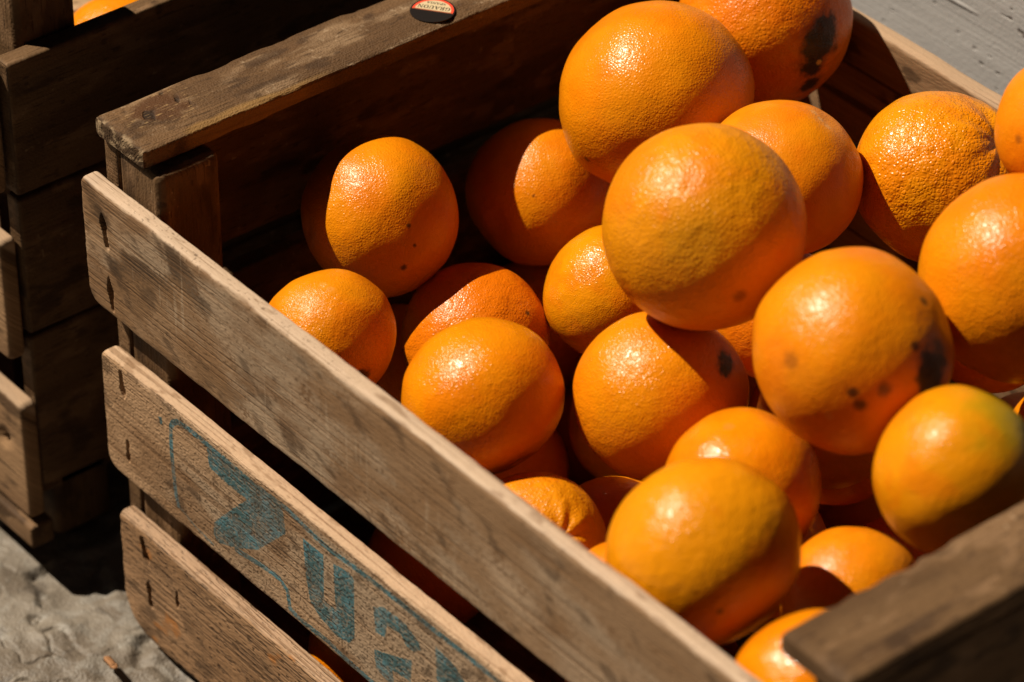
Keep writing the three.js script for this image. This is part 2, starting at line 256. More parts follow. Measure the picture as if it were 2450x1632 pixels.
/** A slatted fruit crate 0.5 m long; local origin on the ground at the front left corner of its long side, long side along +x at z = 0, depth along -z. */
function buildCrate(g, o) {
  const L = 0.502, W = 0.375, t = SLAT_T, lift = o.lift ?? 0, add = (n, geo, mat) => { const m = mesh(n, geo, mat, g); return m; };
  // long sides: three slats each, front face at z = 0, back face at z = -W
  for (let i = 0; i < 3; i++) {
    const y = Y(-i * (SLAT_H + SLAT_GAP)) + lift;
    const f = add('side_slat', slatGeometry(o.start[i], o.end[i], SLAT_H - (o.low ? o.low[i] : 0), t, o.seed + i, o.slots[i], o.corners?.[i], 0.0005, o.dense), o.front[i]); f.position.y = y;
    const b = add('side_slat', slatGeometry(0.004, L - 0.002, SLAT_H, t, o.seed + 20 + i), o.back); b.position.set(0, y, -W + t);
  }
  for (const e of [0, 1]) {                                     // the two ends
    const X = (a, b) => e ? [L - b, L - a] : [a, b];
    const capY = o.capY;
    for (const [i, z] of [[0, -t - 0.0006 - (o.inset ?? 0)], [1, -W + t + 0.0006 + 0.034]]) {
      const [a, b] = X(0.0125, 0.0125 + (e && o.postEnd ? o.postEnd : 0.0335)); add('corner_post', boxGeometry(a, b, lift > 0 ? 0.0 : 0.003, Y(capY - 0.0108) + lift, z - 0.034, z, 0.0045, 2, 8, i * 0.3 + e * 0.7 + o.seed), o.post);
    }
    // end boards, nailed to the outside of the posts
    const rows = o.endRows;
    rows.forEach(([y1, y0], i) => { const [a, b] = X(0.0006, 0.0118); add('end_slat', boxGeometry(a, b, Y(y0) + lift, Y(y1) + lift, -W + t + 0.0012, -t - 0.0012, 0.002, 2, 8, i * 0.21 + e * 0.4 + o.seed * 1.3), o.post); });
    const [a, b] = X(0, 0.0386), cap = add('end_cap', capGeometry(a, b, Y(capY - 0.0102) + lift, Y(capY) + lift, -W + 0.004, -0.0065, o.seed + e * 5), o.cap);
    cap.userData.end = e;
  }
  for (let i = 0; i < 5; i++) { const z1 = -t - 0.004 - i * 0.071, z0 = z1 - 0.068; add('floor_board', boxGeometry(0.0125, L - 0.0125, Y(-0.2575) + lift, Y(-0.2455) + lift, z0, z1, 0.0015, 2, 8, i * 0.27), o.post); }
}
/** Top rail of a crate end: worn round, its long edges nicked. */
function capGeometry(x0, x1, y0, y1, z0, z1, seed) {
  const nx = 14, nz = 110, g = new THREE.BoxGeometry(x1 - x0, y1 - y0, z1 - z0, nx, 5, nz), p = g.attributes.position, hx = (x1 - x0) / 2, hy = (y1 - y0) / 2, hz = (z1 - z0) / 2, r = 0.0022;
  for (let i = 0; i < p.count; i++) {
    let x = p.getX(i), y = p.getY(i), z = p.getZ(i);
    const cx = clamp(x, -hx + r, hx - r), cy = clamp(y, -hy + r, hy - r), cz = clamp(z, -hz + r, hz - r), d = Math.hypot(x - cx, y - cy, z - cz);
    if (d > 1e-9) { const k = r / d; x = cx + (x - cx) * Math.min(1, k); y = cy + (y - cy) * Math.min(1, k); z = cz + (z - cz) * Math.min(1, k); }
    const nick = 0.0022 * ss(0.60, 0.75, fbm2(z * 45, Math.sign(x) * 3 + 1, seed + 5, 3)) * ss(0.55, 1, Math.abs(x) / hx), wav = 0.0007 * (fbm2(z * 30, Math.sign(x) * 7, seed, 3) - 0.5) * 2;
    x += (wav - nick * 0.5) * Math.sign(x) * ss(0.6, 1, Math.abs(x) / hx); if (y > 0) y += -0.0012 * ss(0.62, 0.78, fbm2(z * 60 + 3, x * 90, seed + 8, 3)) - 0.6 * nick * 0.5;
    p.setXYZ(i, x, y, z);
  }
  g.translate((x0 + x1) / 2, (y0 + y1) / 2, (z0 + z1) / 2); g.deleteAttribute('uv'); g.deleteAttribute('normal');
  const m = toCreasedNormals(mergeVertices(g), 0.9), q = m.attributes.position, uv = new Float32Array(q.count * 2);
  for (let i = 0; i < q.count; i++) { uv[2 * i] = q.getZ(i) * 2 + seed * 0.13; uv[2 * i + 1] = (q.getX(i) + q.getY(i)) * 8 + seed * 0.29; }
  m.setAttribute('uv', new THREE.BufferAttribute(uv, 2)); return m;
}
/** Top rail of the printed crate's far end: scuffed, with a rusty bruised patch near its front end and raw torn wood on the inner edge. uv: u along z, v across. */
const farCapMat = woodMat(maps(1536, 192, (s, t, o) => {
  const x = s * 0.384, y = t * 0.048, sd = 3301, g = streaks(x, y, sd), broad = fbm2(x * 14, y * 60, sd + 3, 4), fine = vn2(x * 1700, y * 1700, sd + 4), sc = fbm2(x * 38, y * 130, sd + 7, 4);
  let c = mix([0.165, 0.095, 0.045], [0.085, 0.046, 0.021], clamp(ss(0.35, 0.7, broad) * 0.7 + 0.6 * (g - 0.45))); const k = 0.72 + 0.55 * g + 0.25 * (fine - 0.5); c = c.map((q) => q * k);
  c = mix(c, [0.30, 0.205, 0.125], 0.6 * ss(0.5, 0.72, sc)); c = mix(c, [0.36, 0.27, 0.185], 0.55 * ss(0.82, 0.95, vn2(x * 70 + y * 420, y * 110 - x * 500, sd + 13)) * ss(0.42, 0.6, sc));
  c = mix(c, DARK, 0.7 * ss(0.64, 0.76, fbm2(x * 46 + 8, y * 110, sd + 8, 4))); c = mix(c, DARK, 0.6 * dashes(x, y, sd + 12, 170, 1200, 0.2));
  const dx = (x - 0.0275) / 0.019, dy = (y - 0.0125) / 0.0115, rd = Math.hypot(dx, dy) + 0.9 * (fbm2(x * 160, y * 160, sd + 20, 3) - 0.5), patch = ss(1.05, 0.55, rd);
  c = mix(c, [0.085, 0.036, 0.013], 0.85 * patch); const gash = patch * ss(0.62, 0.74, vn2(x * 330 + y * 130, y * 110 + x * 20, sd + 21)); c = mix(c, [0.02, 0.011, 0.006], 0.9 * gash);
  c = mix(c, [0.40, 0.27, 0.13], 0.6 * ss(0.8, 0.9, vn2(x * 260, y * 1500, sd + 22)) * ss(1.5, 0.9, rd));
  const torn = ss(0.0335, 0.0365, y + 0.006 * (fbm2(x * 60, y * 60, sd + 25, 3) - 0.5)) * ss(0.42, 0.58, fbm2(x * 30 + 2, 4, sd + 26, 3)); c = mix(c, mix([0.36, 0.215, 0.075], [0.20, 0.11, 0.035], g), 0.8 * torn);
  const butt = Math.max(ss(0.003, 0.001, x + 0.003 * (fbm2(x * 200, y * 200, sd + 27, 3) - 0.5)), x > 0.3665 ? 1 : 0); c = mix(c, mix([0.30, 0.225, 0.145], [0.06, 0.035, 0.018], ss(0.38, 0.58, fbm2(x * 300, y * 300, sd + 28, 3))), 0.9 * butt);
  o[0] = c[0]; o[1] = c[1]; o[2] = c[2]; o[3] = 0.5 + 0.45 * (g - 0.5) + 0.3 * (fine - 0.5) + 0.25 * (sc - 0.5) - 0.5 * gash;
}), 0.0010, 0.7);
const crate = group('orange_crate', 0, 0, 0);
buildCrate(crate, {
  seed: 1, dense: true, postEnd: 0.011, start: [-0.006, 0.0, 0.006], end: [0.508, 0.504, 0.502], capY: 0.032, front: [smudgeSlat, printSlat, grainSlat], back: brownSlat, post: postMat, cap: capMat,
  slots: [[[0.0127, -0.022, 0.0019, 0.0090, 0.16], [0.0144, -0.0562, 0.0017, 0.0088, 0.12]],
    [[0.0183, -0.0121, 0.0017, 0.0074, 0.12], [0.0195, -0.0506, 0.0012, 0.0062, 0]],
    [[0.0278, -0.0124, 0.0020, 0.0074, 0.3], [0.0298, -0.0387, 0.0016, 0.0076, 0.1], [0.0537, -0.026, 0.0009, 0.0046, 0]]],
  corners: [[0.0045, 0.006, 0.011, 0.01], [0.007, 0.006, 0.009, 0.01], [0.004, 0.006, 0.022, 0.01]],
  endRows: [[0.0212, -0.058], [-0.077, -0.150], [-0.168, -0.243]],
});
{
  const cap = crate.children.find((m) => m.name === 'end_cap' && m.userData.end === 0), q = cap.geometry.attributes.position, uv = cap.geometry.attributes.uv, nz = cap.geometry.attributes.normal;
  cap.material = farCapMat;
  for (let i = 0; i < q.count; i++) uv.setXY(i, nz.getZ(i) > 0.75 ? (0.369 + Y(0.032) - q.getY(i)) / 0.384 : clamp((-0.0065 - q.getZ(i)) / 0.384), clamp((q.getX(i) + (Y(0.032) - q.getY(i)) * (q.getX(i) > 0.02 ? 0.8 : 0)) / 0.048));
}
tag(crate, 'weathered wooden fruit crate with blue print on its middle slat, filled with oranges', 'crate');

// sticker on the top rail of the crate's far end
{
  const c = document.createElement('canvas'); c.width = c.height = 256; const x = c.getContext('2d');
  x.fillStyle = '#150f0d'; x.fillRect(0, 0, 256, 256);
  x.save(); x.beginPath(); x.rect(0, 118, 256, 138); x.clip();
  x.fillStyle = '#d8442c'; x.beginPath(); x.arc(128, 128, 118, 0, 7); x.fill();
  x.fillStyle = '#b9a684'; x.beginPath(); x.arc(128, 128, 103, 0, 7); x.fill(); x.fillStyle = '#8a4a30'; x.fillRect(14, 118, 228, 9); x.restore();
  x.fillStyle = '#17120d'; x.textAlign = 'center'; x.textBaseline = 'middle'; x.font = 'bold 47px serif'; x.fillText('GRAUON', 128, 156, 190); x.font = 'bold 30px serif'; x.fillText('SPANIA', 128, 202, 112);
  const t = new THREE.CanvasTexture(c); t.colorSpace = THREE.SRGBColorSpace;
  const g = new THREE.CylinderGeometry(0.0107, 0.0107, 0.0004, 48, 1), p = g.attributes.position, uv = g.attributes.uv;
  for (let i = 0; i < p.count; i++) uv.setXY(i, 0.5 + p.getX(i) / 0.0216, 0.5 - p.getZ(i) / 0.0216);
  const cap = crate.children.find((m) => m.name === 'end_cap' && m.userData.end === 0);
  const s = mesh('fruit_sticker', g, new THREE.MeshStandardMaterial({ map: t, roughness: 0.4 }), cap); s.position.set(0.0252, Y(0.0324), -0.181); s.rotation.y = Math.PI + 0.62;
  s.userData.label = 'round black and cream fruit sticker with red rim';
}

// the crate to its left, on feet
const crate2 = group('orange_crate', -0.058 - 0.502, 0, 0.012);
buildCrate(crate2, {
  seed: 7, lift: 0.03, inset: 0.014, start: [0.0, 0.0, 0.0], end: [0.495, 0.4985, 0.504], capY: 0.075, front: [brownSlat, brownSlat, brownSlat], back: brownSlat, post: postMat, cap: capMat,
  slots: [[], [[0.484, -0.03, 0.0014, 0.004, 0.2]], [[0.485, -0.028, 0.0018, 0.004, 0.4], [0.466, -0.02, 0.0012, 0.006, 0.1]]],
  corners: [[0.006, 0.004, 0.01, 0.004], [0.006, 0.003, 0.01, 0.004], [0.006, 0.004, 0.008, 0.003]],
  endRows: [[0.003, -0.07], [-0.072, -0.150], [-0.152, -0.243]],
});
mesh('bottom_rail', boxGeometry(0.0, 0.506, Y(-0.274) + 0.03, Y(-0.2605) + 0.03, -0.012, 0.0015, 0.002, 2, 8, 0.7), capMat, crate2);
mesh('divider', boxGeometry(0.355, 0.398, Y(-0.075) + 0.03, Y(-0.056) + 0.03, -0.364, -0.012, 0.002, 2, 8, 0.4), woodMat(frameMaps(371, [0.42, 0.29, 0.17], [0.30, 0.19, 0.10], 512, 256), 0.0006, 0.8), crate2);
tag(crate2, 'wooden crate on short feet with splintered brown slats, in shade beside the printed crate', 'crate');

// ------------------------------------------------------------------ oranges
const TOP = {
  A: [0.1202, 0.0097, -0.2371, 0.0457],
  B: [0.1002, 0.0073, -0.3234, 0.0422],
  C: [0.2023, 0.0043, -0.2448, 0.0364],
  D: [0.2332, -0.0095, -0.3139, 0.0412],
  E: [0.3165, 0.0624, -0.3076, 0.0336],
  F: [0.3497, 0.0284, -0.2461, 0.0448],
  G: [0.2492, 0.0402, -0.155, 0.0447],
  H: [0.3424, 0.0265, -0.157, 0.0436],
  I: [0.0635, -0.0365, -0.1185, 0.0377],
  J: [0.0666, -0.0617, -0.2125, 0.0355],
  K: [0.1191, -0.0427, -0.0473, 0.0307],
  L: [0.1133, -0.0861, -0.1349, 0.0351],
  M: [0.1972, -0.0428, -0.0732, 0.0368],
  N: [0.1498, -0.0636, -0.1869, 0.0317],
  O: [0.2479, -0.0401, -0.1323, 0.0388],
  P: [0.3193, -0.0407, -0.1177, 0.0341],
  Q: [0.3715, -0.0088, -0.0503, 0.0404],
  S: [0.2479, -0.0892, -0.0613, 0.0327],
  T: [0.3143, -0.0804, -0.0584, 0.0305],
  U: [0.3838, -0.0618, -0.1226, 0.0305],
  V: [0.4187, 0.0148, -0.1442, 0.0348],
  X: [0.44, -0.04, -0.0502, 0.0354]
};
const LOWER = [
  [0.2681, -0.0752, -0.3191, 0.0329],
  [0.3126, -0.21, -0.0448, 0.0332],
  [0.1195, -0.21, -0.306, 0.0327],
  [0.1629, -0.21, -0.1877, 0.0332],
  [0.3798, -0.21, -0.1679, 0.0333],
  [0.21, -0.2099, -0.3025, 0.0326],
  [0.4522, -0.2109, -0.1058, 0.0324],
  [0.3113, -0.2099, -0.3219, 0.0334],
  [0.2783, -0.2109, -0.2137, 0.032],
  [0.3595, -0.2098, -0.2339, 0.0335],
  [0.112, -0.2108, -0.108, 0.0325],
  [0.2492, -0.2097, -0.1469, 0.0328],
  [0.0614, -0.2107, -0.1672, 0.0327],
  [0.4379, -0.2095, -0.2579, 0.0332],
  [0.4039, -0.2092, -0.3197, 0.0338],
  [0.0846, -0.211, -0.2388, 0.0322],
  [0.3567, -0.209, -0.096, 0.0336],
  [0.4471, -0.2102, -0.1719, 0.033],
  [0.152, -0.204, -0.0455, 0.0333],
  [0.4165, -0.2081, -0.0483, 0.0348],
  [0.2151, -0.1961, -0.2255, 0.0321],
  [0.0475, -0.199, -0.2906, 0.0322],
  [0.3122, -0.1921, -0.1503, 0.032],
  [0.1557, -0.1878, -0.2516, 0.0328],
  [0.2824, -0.1698, -0.0928, 0.0342],
  [0.1125, -0.172, -0.1514, 0.0328],
  [0.1706, -0.1632, -0.3276, 0.0325],
  [0.4129, -0.1628, -0.2027, 0.0321],
  [0.4112, -0.1615, -0.1301, 0.0347],
  [0.0811, -0.1611, -0.3312, 0.032],
  [0.36, -0.1608, -0.298, 0.0345],
  [0.3091, -0.1563, -0.2315, 0.0323],
  [0.0495, -0.1562, -0.2191, 0.0353],
  [0.3651, -0.1569, -0.0484, 0.0369],
  [0.2627, -0.1538, -0.1849, 0.0329],
  [0.1019, -0.1525, -0.2672, 0.0326],
  [0.4504, -0.1542, -0.293, 0.0329],
  [0.2868, -0.1483, -0.3315, 0.0324],
  [0.3562, -0.146, -0.1681, 0.0331],
  [0.1517, -0.1451, -0.1998, 0.0324],
  [0.0524, -0.1424, -0.1361, 0.034],
  [0.2113, -0.1413, -0.2671, 0.0356],
  [0.2329, -0.1308, -0.1209, 0.0337],
  [0.4004, -0.123, -0.2556, 0.0346],
  [0.3972, -0.1135, -0.3292, 0.0327],
  [0.4487, -0.1162, -0.1731, 0.0325],
  [0.2113, -0.1123, -0.1819, 0.0323],
  [0.0476, -0.1135, -0.2724, 0.0322],
  [0.2583, -0.1057, -0.2317, 0.0325],
  [0.2979, -0.1051, -0.1496, 0.0322],
  [0.1375, -0.0975, -0.2523, 0.0336],
  [0.4535, -0.0791, -0.2264, 0.032],
  [0.0749, -0.0801, -0.3303, 0.0333],
  [0.1998, -0.0739, -0.246, 0.0326],
  [0.4347, -0.0731, -0.2929, 0.0325],
  [0.3653, -0.0677, -0.2757, 0.0331],
  [0.2891, -0.0586, -0.1966, 0.033],
  [0.3285, -0.0407, -0.3249, 0.0332]
];
// peel relief, two skins: worley pits and pebbles on the unit sphere, in longitude and latitude
function peelBump(freq, rough, seed) {
  const w = 1536, h = 768, d = new Uint8Array(w * h * 4);
  for (let y = 0; y < h; y++) {
    const la = ((y + 0.5) / h - 0.5) * Math.PI, cl = Math.cos(la), sy = Math.sin(la);
    for (let x = 0; x < w; x++) {
      const lo = (x + 0.5) / w * 2 * Math.PI, px = -Math.cos(lo) * cl, pz = Math.sin(lo) * cl;
      const X = px * freq + seed, Yy = sy * freq + 31, Z = pz * freq + 57, xi = Math.floor(X), yi = Math.floor(Yy), zi = Math.floor(Z);
      let f1 = 9, f2 = 9;
      for (let a = -1; a <= 1; a++) for (let b = -1; b <= 1; b++) for (let c = -1; c <= 1; c++) {
        const ex = xi + a, ey = yi + b, ez = zi + c, dx = ex + hash(ex, ey, ez) - X, dy = ey + hash(ex + 71, ey, ez) - Yy, dz = ez + hash(ex, ey + 37, ez) - Z, q = dx * dx + dy * dy + dz * dz;
        if (q < f1) { f2 = f1; f1 = q; } else if (q < f2) f2 = q;
      }
      f1 = Math.sqrt(f1); f2 = Math.sqrt(f2);
      const pit = ss(0.34, 0.05, f1), peb = vn3(px * freq * 0.55 + 9, sy * freq * 0.55, pz * freq * 0.55), big = vn3(px * 9 + 4, sy * 9, pz * 9), fine = vn3(px * freq * 2.3, sy * freq * 2.3 + 8, pz * freq * 2.3);
      const v = 0.5 - 0.24 * pit + 0.30 * ss(0.0, 0.55, f2 - f1) - 0.12 * f1 + (0.22 + rough * 0.45) * (peb - 0.5) + rough * 0.3 * (big - 0.5) + 0.10 * (fine - 0.5);
      const i = (y * w + x) * 4; d[i] = d[i + 1] = d[i + 2] = Math.round(255 * clamp(v)); d[i + 3] = 255;
    }
  }
  const t = new THREE.DataTexture(d, w, h, THREE.RGBAFormat); t.magFilter = THREE.LinearFilter; t.minFilter = THREE.LinearFilter; t.wrapS = THREE.RepeatWrapping; t.needsUpdate = true; return t;
}
const SKIN = [peelBump(30, 0.35, 3), peelBump(24, 1.0, 11)];
const right = new THREE.Vector3(), up = new THREE.Vector3(), back = new THREE.Vector3(); camera.matrixWorld.extractBasis(right, up, back);
/** Direction from a fruit's centre to the mark seen at (dx right, dy down) fruit radii from its middle in the photograph. */
const facing = (dx, dy) => { const r2 = dx * dx + dy * dy, z = Math.sqrt(Math.max(0.02, 1 - r2)); return right.clone().multiplyScalar(dx).addScaledVector(up, -dy).addScaledVector(back, z).normalize(); };
/** Fruit body: a sphere grid, its stem end at +y with a dimple, flattened and gently lumpy. */
function orangeGeometry(R, seed, o = {}) {
  const g = new THREE.SphereGeometry(1, o.seg ?? 96, (o.seg ?? 96) * 0.625 | 0), p = g.attributes.position, lump = o.lump ?? 0.045, v = new THREE.Vector3();
  for (let i = 0; i < p.count; i++) {
    v.fromBufferAttribute(p, i).normalize();
    const ang = Math.acos(clamp(v.y, -1, 1)), th = Math.atan2(v.z, v.x), other = Math.PI - ang;
    let r = 1 + lump * 2 * (fbm3(v.x * 1.3 + seed, v.y * 1.3, v.z * 1.3 + 4, 2) - 0.5) + lump * 0.35 * (fbm3(v.x * 4 + seed, v.y * 4, v.z * 4, 2) - 0.5);
    r -= (o.dimple ?? 0.05) * Math.exp(-Math.pow(ang / 0.17, 2)) + 0.02 * Math.exp(-Math.pow(other / 0.2, 2));
    if (o.folds) r += o.folds * Math.exp(-Math.pow((ang - 0.33) / 0.24, 2)) * (0.35 + Math.cos(th * 5 + 2.2 * Math.sin(th * 2 + seed)) + 0.5 * Math.cos(th * 9 + 1));
    if (o.neck) r += o.neck * Math.exp(-Math.pow(ang / 0.55, 2));
    v.multiplyScalar(r); v.y *= o.squash ?? 0.97; p.setXYZ(i, v.x * R, v.y * R, v.z * R);
  }
  // weld the seam's normals
  g.computeVertexNormals(); const n = g.attributes.normal, ws = (o.seg ?? 96) + 1;
  for (let row = 0; row * ws < p.count; row++) { const a = row * ws, b = a + ws - 1; const x = n.getX(a) + n.getX(b), y = n.getY(a) + n.getY(b), z = n.getZ(a) + n.getZ(b), l = Math.hypot(x, y, z) || 1; n.setXYZ(a, x / l, y / l, z / l); n.setXYZ(b, x / l, y / l, z / l); }
  return g;
}
const ORANGE = [0.58, 0.170, 0.0016], DEEP = [0.55, 0.128, 0.0012], AMBER = [0.55, 0.192, 0.0020];
/** Peel colour: mottled, pored, with the fruit's own marks: {d: local direction, r: radians, c: colour, a: strength, soft, rag}. */
function peelMap(base, marks, seed, w = 896, h = 448) {
  const c = new Uint8Array(w * h * 4);
  for (let y = 0; y < h; y++) {
    const la = ((y + 0.5) / h - 0.5) * Math.PI, cl = Math.cos(la), sy = Math.sin(la);
    for (let x = 0; x < w; x++) {
      const lo = (x + 0.5) / w * 2 * Math.PI, px = -Math.cos(lo) * cl, pz = Math.sin(lo) * cl;
      const a = fbm3(px * 2.2 + seed, sy * 2.2, pz * 2.2, 3), b = vn3(px * 20 + seed, sy * 20, pz * 20);
      let q = mix(base, AMBER, 0.5 * ss(0.45, 0.75, a)); q = mix(q, DEEP, 0.5 * ss(0.52, 0.3, a)); const k = 0.96 + 0.08 * b; q = [q[0] * k, q[1] * k, q[2] * k];
      for (const m of marks) {
        const dt = px * m.d.x + sy * m.d.y + pz * m.d.z; if (dt < Math.cos(Math.min(3, m.r * 2.2))) continue;
        const ang = Math.acos(Math.min(1, dt)) + (m.rag ?? 0.35) * m.r * (fbm3(px * (2.2 / m.r) + seed, sy * (2.2 / m.r), pz * (2.2 / m.r), 3) - 0.5) * 2;
        const s = (m.a ?? 1) * ss(m.r * (1 + (m.soft ?? 0.15)), m.r * (1 - (m.soft ?? 0.15)), ang); if (s > 0) q = mix(q, m.c, s);
      }
      const i = (y * w + x) * 4; c[i] = enc(q[0]); c[i + 1] = enc(q[1]); c[i + 2] = enc(q[2]); c[i + 3] = 255;
    }
  }
  const t = new THREE.DataTexture(c, w, h, THREE.RGBAFormat); t.colorSpace = THREE.SRGBColorSpace; t.magFilter = THREE.LinearFilter; t.minFilter = THREE.LinearFilter; t.wrapS = THREE.RepeatWrapping; t.needsUpdate = true; return t;
}
const peel = (map, skin, bump, rough) => new THREE.MeshPhysicalMaterial({ map, bumpMap: SKIN[skin], bumpScale: bump * (skin ? 0.42 : 0.40), roughness: rough - 0.08, ior: 1.34 });
const ROT = [0.026, 0.012, 0.005], SPOT = [0.10, 0.030, 0.006], SCAR = [0.55, 0.26, 0.07], GREEN = [0.26, 0.20, 0.005];
const starShape = (() => { const s = new THREE.Shape(); for (let i = 0; i <= 40; i++) { const a = i / 40 * 2 * Math.PI, r = 1 + 0.28 * Math.cos(5 * a); if (i) s.lineTo(r * Math.cos(a), r * Math.sin(a)); else s.moveTo(r, 0); } return s; })();
const stemMat = new THREE.MeshStandardMaterial({ color: new THREE.Color().setRGB(0.10, 0.075, 0.03), roughness: 0.9 });
function addStem(o, R, squash, dimple) {
  const disc = new THREE.ExtrudeGeometry(starShape, { depth: 0.35, bevelEnabled: true, bevelSize: 0.15, bevelThickness: 0.15, bevelSegments: 2 }); disc.rotateX(-Math.PI / 2); disc.scale(0.0022, 0.0022, 0.0022);
  const nub = new THREE.CylinderGeometry(0.0013, 0.0017, 0.0022, 10); nub.translate(0, 0.0016, 0);
  const m = mesh('stem', mergeGeometries([disc.index ? disc.toNonIndexed() : disc, nub.toNonIndexed()].map((q) => { q.deleteAttribute('uv'); return q; })), stemMat, o); m.position.y = R * (1 - dimple) * squash - 0.0008; return m;
}
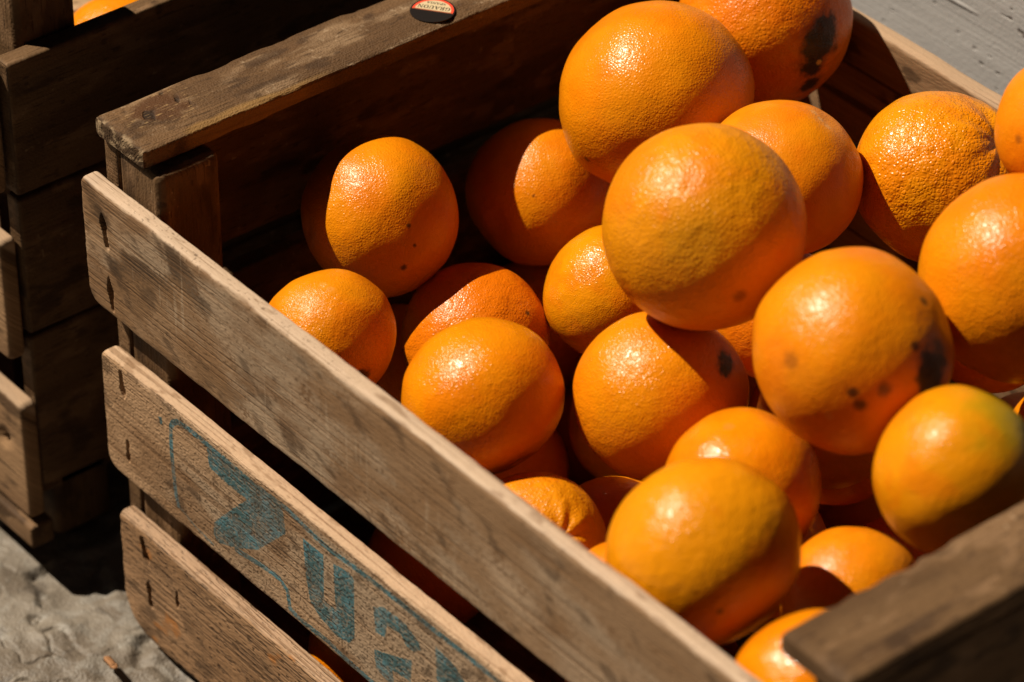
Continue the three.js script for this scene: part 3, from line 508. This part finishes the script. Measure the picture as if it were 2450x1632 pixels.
// what sets each fruit of the top layer apart; marks as [right, down, radius] in fruit radii as the photograph shows them
const TOPSPEC = {
  A: { label: 'largest glossy orange heaped in the middle of the crate end, smooth skinned', rgb: ORANGE, skin: 0, bump: 0.0009, rough: 0.36, axis: [0.75, 0.9], marks: [[-0.68, 0.66, 0.03, SPOT, 0.8], [0.32, 0.38, 0.03, SPOT, 0.6]] },
  B: { label: 'orange with a large black rotten blotch, behind the largest orange', rgb: DEEP, skin: 1, bump: 0.0012, rough: 0.42, axis: [-0.4, -0.8], marks: [[0.62, 0.18, 0.20, ROT], [0.55, 0.36, 0.19, ROT], [0.50, 0.58, 0.13, ROT], [0.51, 0.76, 0.12, ROT], [0.75, 0.36, 0.05, SPOT, 0.7], [0.575, 0.52, 0.035, [0.5, 0.28, 0.06]]] },
  C: { label: 'smooth orange with a pale scar line, tucked behind the amber orange', rgb: ORANGE, skin: 0, bump: 0.0006, rough: 0.40, axis: [0.55, -0.72], dimple: 0.03, marks: [[0.46, -0.74, 0.05, SCAR, 0.7], [0.38, -0.82, 0.05, SCAR, 0.6], [0.54, -0.64, 0.05, SCAR, 0.6]] },
  D: { label: 'lumpy orange with a folded navel, lying against the slat by the grey boards', rgb: AMBER, skin: 1, bump: 0.0017, rough: 0.33, axis: [0.62, -0.38], folds: 0.020, dimple: 0.08, lump: 0.05, marks: [] },
  E: { label: 'smooth orange resting on the lumpy navel orange beside the slat by the grey boards', rgb: ORANGE, skin: 0, bump: 0.0008, rough: 0.4, axis: [0.2, 0.8], marks: [[-0.77, 0.18, 0.05, SPOT, 0.45]] },
  F: { label: 'big pebbly orange between the spotted orange and the lumpy navel orange', rgb: ORANGE, skin: 0, bump: 0.0011, rough: 0.36, axis: [0.7, 0.6], marks: [] },
  G: { label: 'big dull amber orange resting on top of the heap, wrinkled skin', rgb: AMBER, skin: 1, bump: 0.0013, rough: 0.42, axis: [-0.12, 0.25], dimple: 0.015, lump: 0.035, marks: [[-0.12, 0.22, 0.30, [0.43, 0.18, 0.005], 0.6, 0.6], [0.3, 0.68, 0.06, SPOT, 0.5]] },
  H: { label: 'big orange with brown specks and one black bruise on its side', rgb: ORANGE, skin: 0, bump: 0.0010, rough: 0.37, axis: [0.9, -0.3], marks: [[0.75, 0.12, 0.20, ROT], [0.73, 0.28, 0.20, ROT], [-0.08, 0.383, 0.045, SPOT], [-0.008, 0.50, 0.05, SPOT], [0.225, 0.36, 0.06, SPOT, 0.7, 0.5], [0.54, -0.054, 0.04, SPOT], [0.66, -0.49, 0.04, SPOT], [-0.66, 0.1, 0.07, SPOT, 0.35, 0.6], [-0.3, 0.62, 0.05, SCAR, 0.5]] },
  I: { label: 'orange half in shadow standing alone at the dark end of the crate', rgb: ORANGE, skin: 0, bump: 0.0009, rough: 0.38, axis: [-0.9, 0.2], marks: [[0.39, 0.16, 0.022, SPOT], [0.45, 0.39, 0.02, SPOT], [0.31, 0.65, 0.035, SPOT]] },
  J: { label: 'orange partly shaded, wedged below the largest orange at the dark end', rgb: ORANGE, skin: 0, bump: 0.0009, rough: 0.38, axis: [-0.6, 0.5], marks: [[-0.1, 0.1, 0.02, SPOT, 0.6]] },
  K: { label: 'small orange with a dark stem, touching the pale front slat', rgb: ORANGE, skin: 0, bump: 0.0010, rough: 0.38, axis: [0.52, 0.62], dimple: 0.05, stem: true, marks: [[-0.05, -0.75, 0.06, SCAR, 0.35], [0.06, -0.68, 0.06, SCAR, 0.35], [0.52, 0.62, 0.16, [0.06, 0.03, 0.01], 0.9]] },
  L: { label: 'orange crossed by a shadow edge, behind the glossy orange at the front slat', rgb: DEEP, skin: 1, bump: 0.0010, rough: 0.38, axis: [0.5, -0.4], dimple: 0.02, marks: [[0.71, -0.32, 0.03, SPOT]] },
  M: { label: 'glossy round orange at the front slat with one bright highlight', rgb: ORANGE, skin: 0, bump: 0.0010, rough: 0.30, axis: [0.5, 0.85], marks: [[-0.8, 0.42, 0.03, SCAR, 0.5]] },
  N: { label: 'pale shiny orange mostly hidden under the big amber orange', rgb: AMBER, skin: 0, bump: 0.0008, rough: 0.28, axis: [0.8, 0.6], marks: [] },
  O: { label: 'orange with a dark bruise, shaded by the big amber orange above it', rgb: ORANGE, skin: 0, bump: 0.0012, rough: 0.34, axis: [0.2, 0.9], marks: [[0.73, -0.38, 0.12, ROT], [0.70, -0.28, 0.08, ROT]] },
  P: { label: 'very shiny orange tucked behind the large orange that has its lower half in shadow', rgb: ORANGE, skin: 0, bump: 0.0007, rough: 0.27, axis: [0.6, 0.5], marks: [[-0.2, -0.78, 0.07, [0.5, 0.16, 0.03], 0.4]] },
  Q: { label: 'large orange with its lower half in shadow, between front slat and plain end board', rgb: AMBER, skin: 1, bump: 0.0009, rough: 0.37, axis: [0.5, 0.85], marks: [[0.13, 0.58, 0.03, SPOT]] },
  S: { label: 'small wrinkled orange with a folded stem end, sunk low by the front slat', rgb: AMBER, skin: 1, bump: 0.0014, rough: 0.42, axis: [0.38, -0.14], folds: 0.022, dimple: 0.1, stem: true, marks: [[0.38, -0.14, 0.10, [0.10, 0.06, 0.015], 0.8]] },
  T: { label: 'orange almost hidden between the small wrinkled orange and the large half shadowed orange', rgb: ORANGE, skin: 0, bump: 0.0008, rough: 0.36, axis: [0.2, 0.9], marks: [] },
  U: { label: 'low orange crossed by a curved shadow beside the plain end board', rgb: ORANGE, skin: 0, bump: 0.0008, rough: 0.38, axis: [0.5, 0.8], marks: [] },
  V: { label: 'orange with a yellow green shoulder leaning on the plain end board', rgb: AMBER, skin: 0, bump: 0.0008, rough: 0.34, axis: [0.8, 0.4], lump: 0.045, neck: 0.03, marks: [[0.66, -0.62, 0.62, GREEN, 0.7, 0.6], [0.78, -0.55, 0.3, [0.19, 0.17, 0.006], 0.45, 0.7]] },
  X: { label: 'bright orange low in the crate corner, under the plain end rail', rgb: ORANGE, skin: 0, bump: 0.0007, rough: 0.27, axis: [0.5, 0.8], marks: [] },
};
const yUp = new THREE.Vector3(0, 1, 0);
let oi = 0;
for (const [k, [x, y, z, R]] of Object.entries(TOP)) {
  const s = TOPSPEC[k], seed = 13.7 * (++oi), dim = s.dimple ?? 0.04, sq = s.squash ?? 0.935 + 0.055 * vn2(oi * 3.7, 1.3, 5);
  const m = new THREE.Mesh(); m.geometry = orangeGeometry(R, seed, { lump: s.lump, dimple: dim, folds: s.folds, squash: sq, neck: s.neck });
  m.position.set(x, Y(y), z); m.quaternion.setFromUnitVectors(yUp, facing(...s.axis)).multiply(new THREE.Quaternion().setFromAxisAngle(yUp, seed));
  const inv = m.quaternion.clone().invert(), marks = [];
  for (const [dx, dy, r, c, a = 1, soft] of s.marks) { const d = facing(dx, dy).applyQuaternion(inv); if (c === ROT || c === SPOT) marks.unshift({ d, r: r * 1.25, c: [0.22, 0.062, 0.006], a: 0.7 * a, soft: 0.55, rag: 0.55 }); marks.push({ d, r, c, a: c === ROT ? 0.95 : a, soft: soft ?? (c === SPOT ? 0.75 : 0.3), rag: 0.55 }); }
  m.material = peel(peelMap(s.rgb, marks, seed), s.skin, s.bump, s.rough); m.name = topName('orange'); m.castShadow = m.receiveShadow = true; scene.add(m);
  tag(m, s.label, 'orange', 'oranges in the crate');
  if (s.stem) addStem(m, R, sq, dim);
}
{
  const mats = [peel(peelMap(ORANGE, [], 501, 512, 256), 0, 0.0009, 0.38), peel(peelMap(DEEP, [], 502, 512, 256), 1, 0.0010, 0.4)], geos = {}, r = rng(77);
  for (const [x, y, z, R] of LOWER) {
    const q = Math.round(R * 1000) / 1000, v = (r() * 3) | 0, key = q + '_' + v; geos[key] ??= orangeGeometry(q - 0.0008, 60 + v * 9, { seg: 48, lump: 0.02 });
    const m = mesh('orange', geos[key], mats[(r() * 2) | 0], scene); m.position.set(x, Y(y), z); m.rotation.set(r() * 6, r() * 6, r() * 6);
    tag(m, 'shaded orange lying under the top layer of oranges in the crate', 'orange', 'oranges under the top layer');
  }
  const m = mesh('orange', orangeGeometry(0.035, 91, { seg: 64, lump: 0.02 }), mats[0], scene); m.position.set(-0.118, Y(-0.035), -0.10); m.rotation.set(1, 2, 0.4);
  tag(m, 'sunlit orange inside the shaded crate, seen through the gap under its top rail', 'orange');
}
// a splinter of wood on the ground by the crate
{
  const s = slatGeometry(0, 0.011, 0.0022, 0.001, 5, [], [0.0009, 0.001, 0.001, 0.001], 0.0003); s.rotateX(-Math.PI / 2);
  const m = mesh('wood_splinter', s, new THREE.MeshStandardMaterial({ color: new THREE.Color().setRGB(0.24, 0.11, 0.04), roughness: 0.8 }), scene); m.position.set(0.022, 0.003, 0.022); m.rotation.y = -0.1;
  tag(m, 'small orange brown splinter of wood lying on the stone paving', 'splinter');
}
renderer.render(scene, camera);
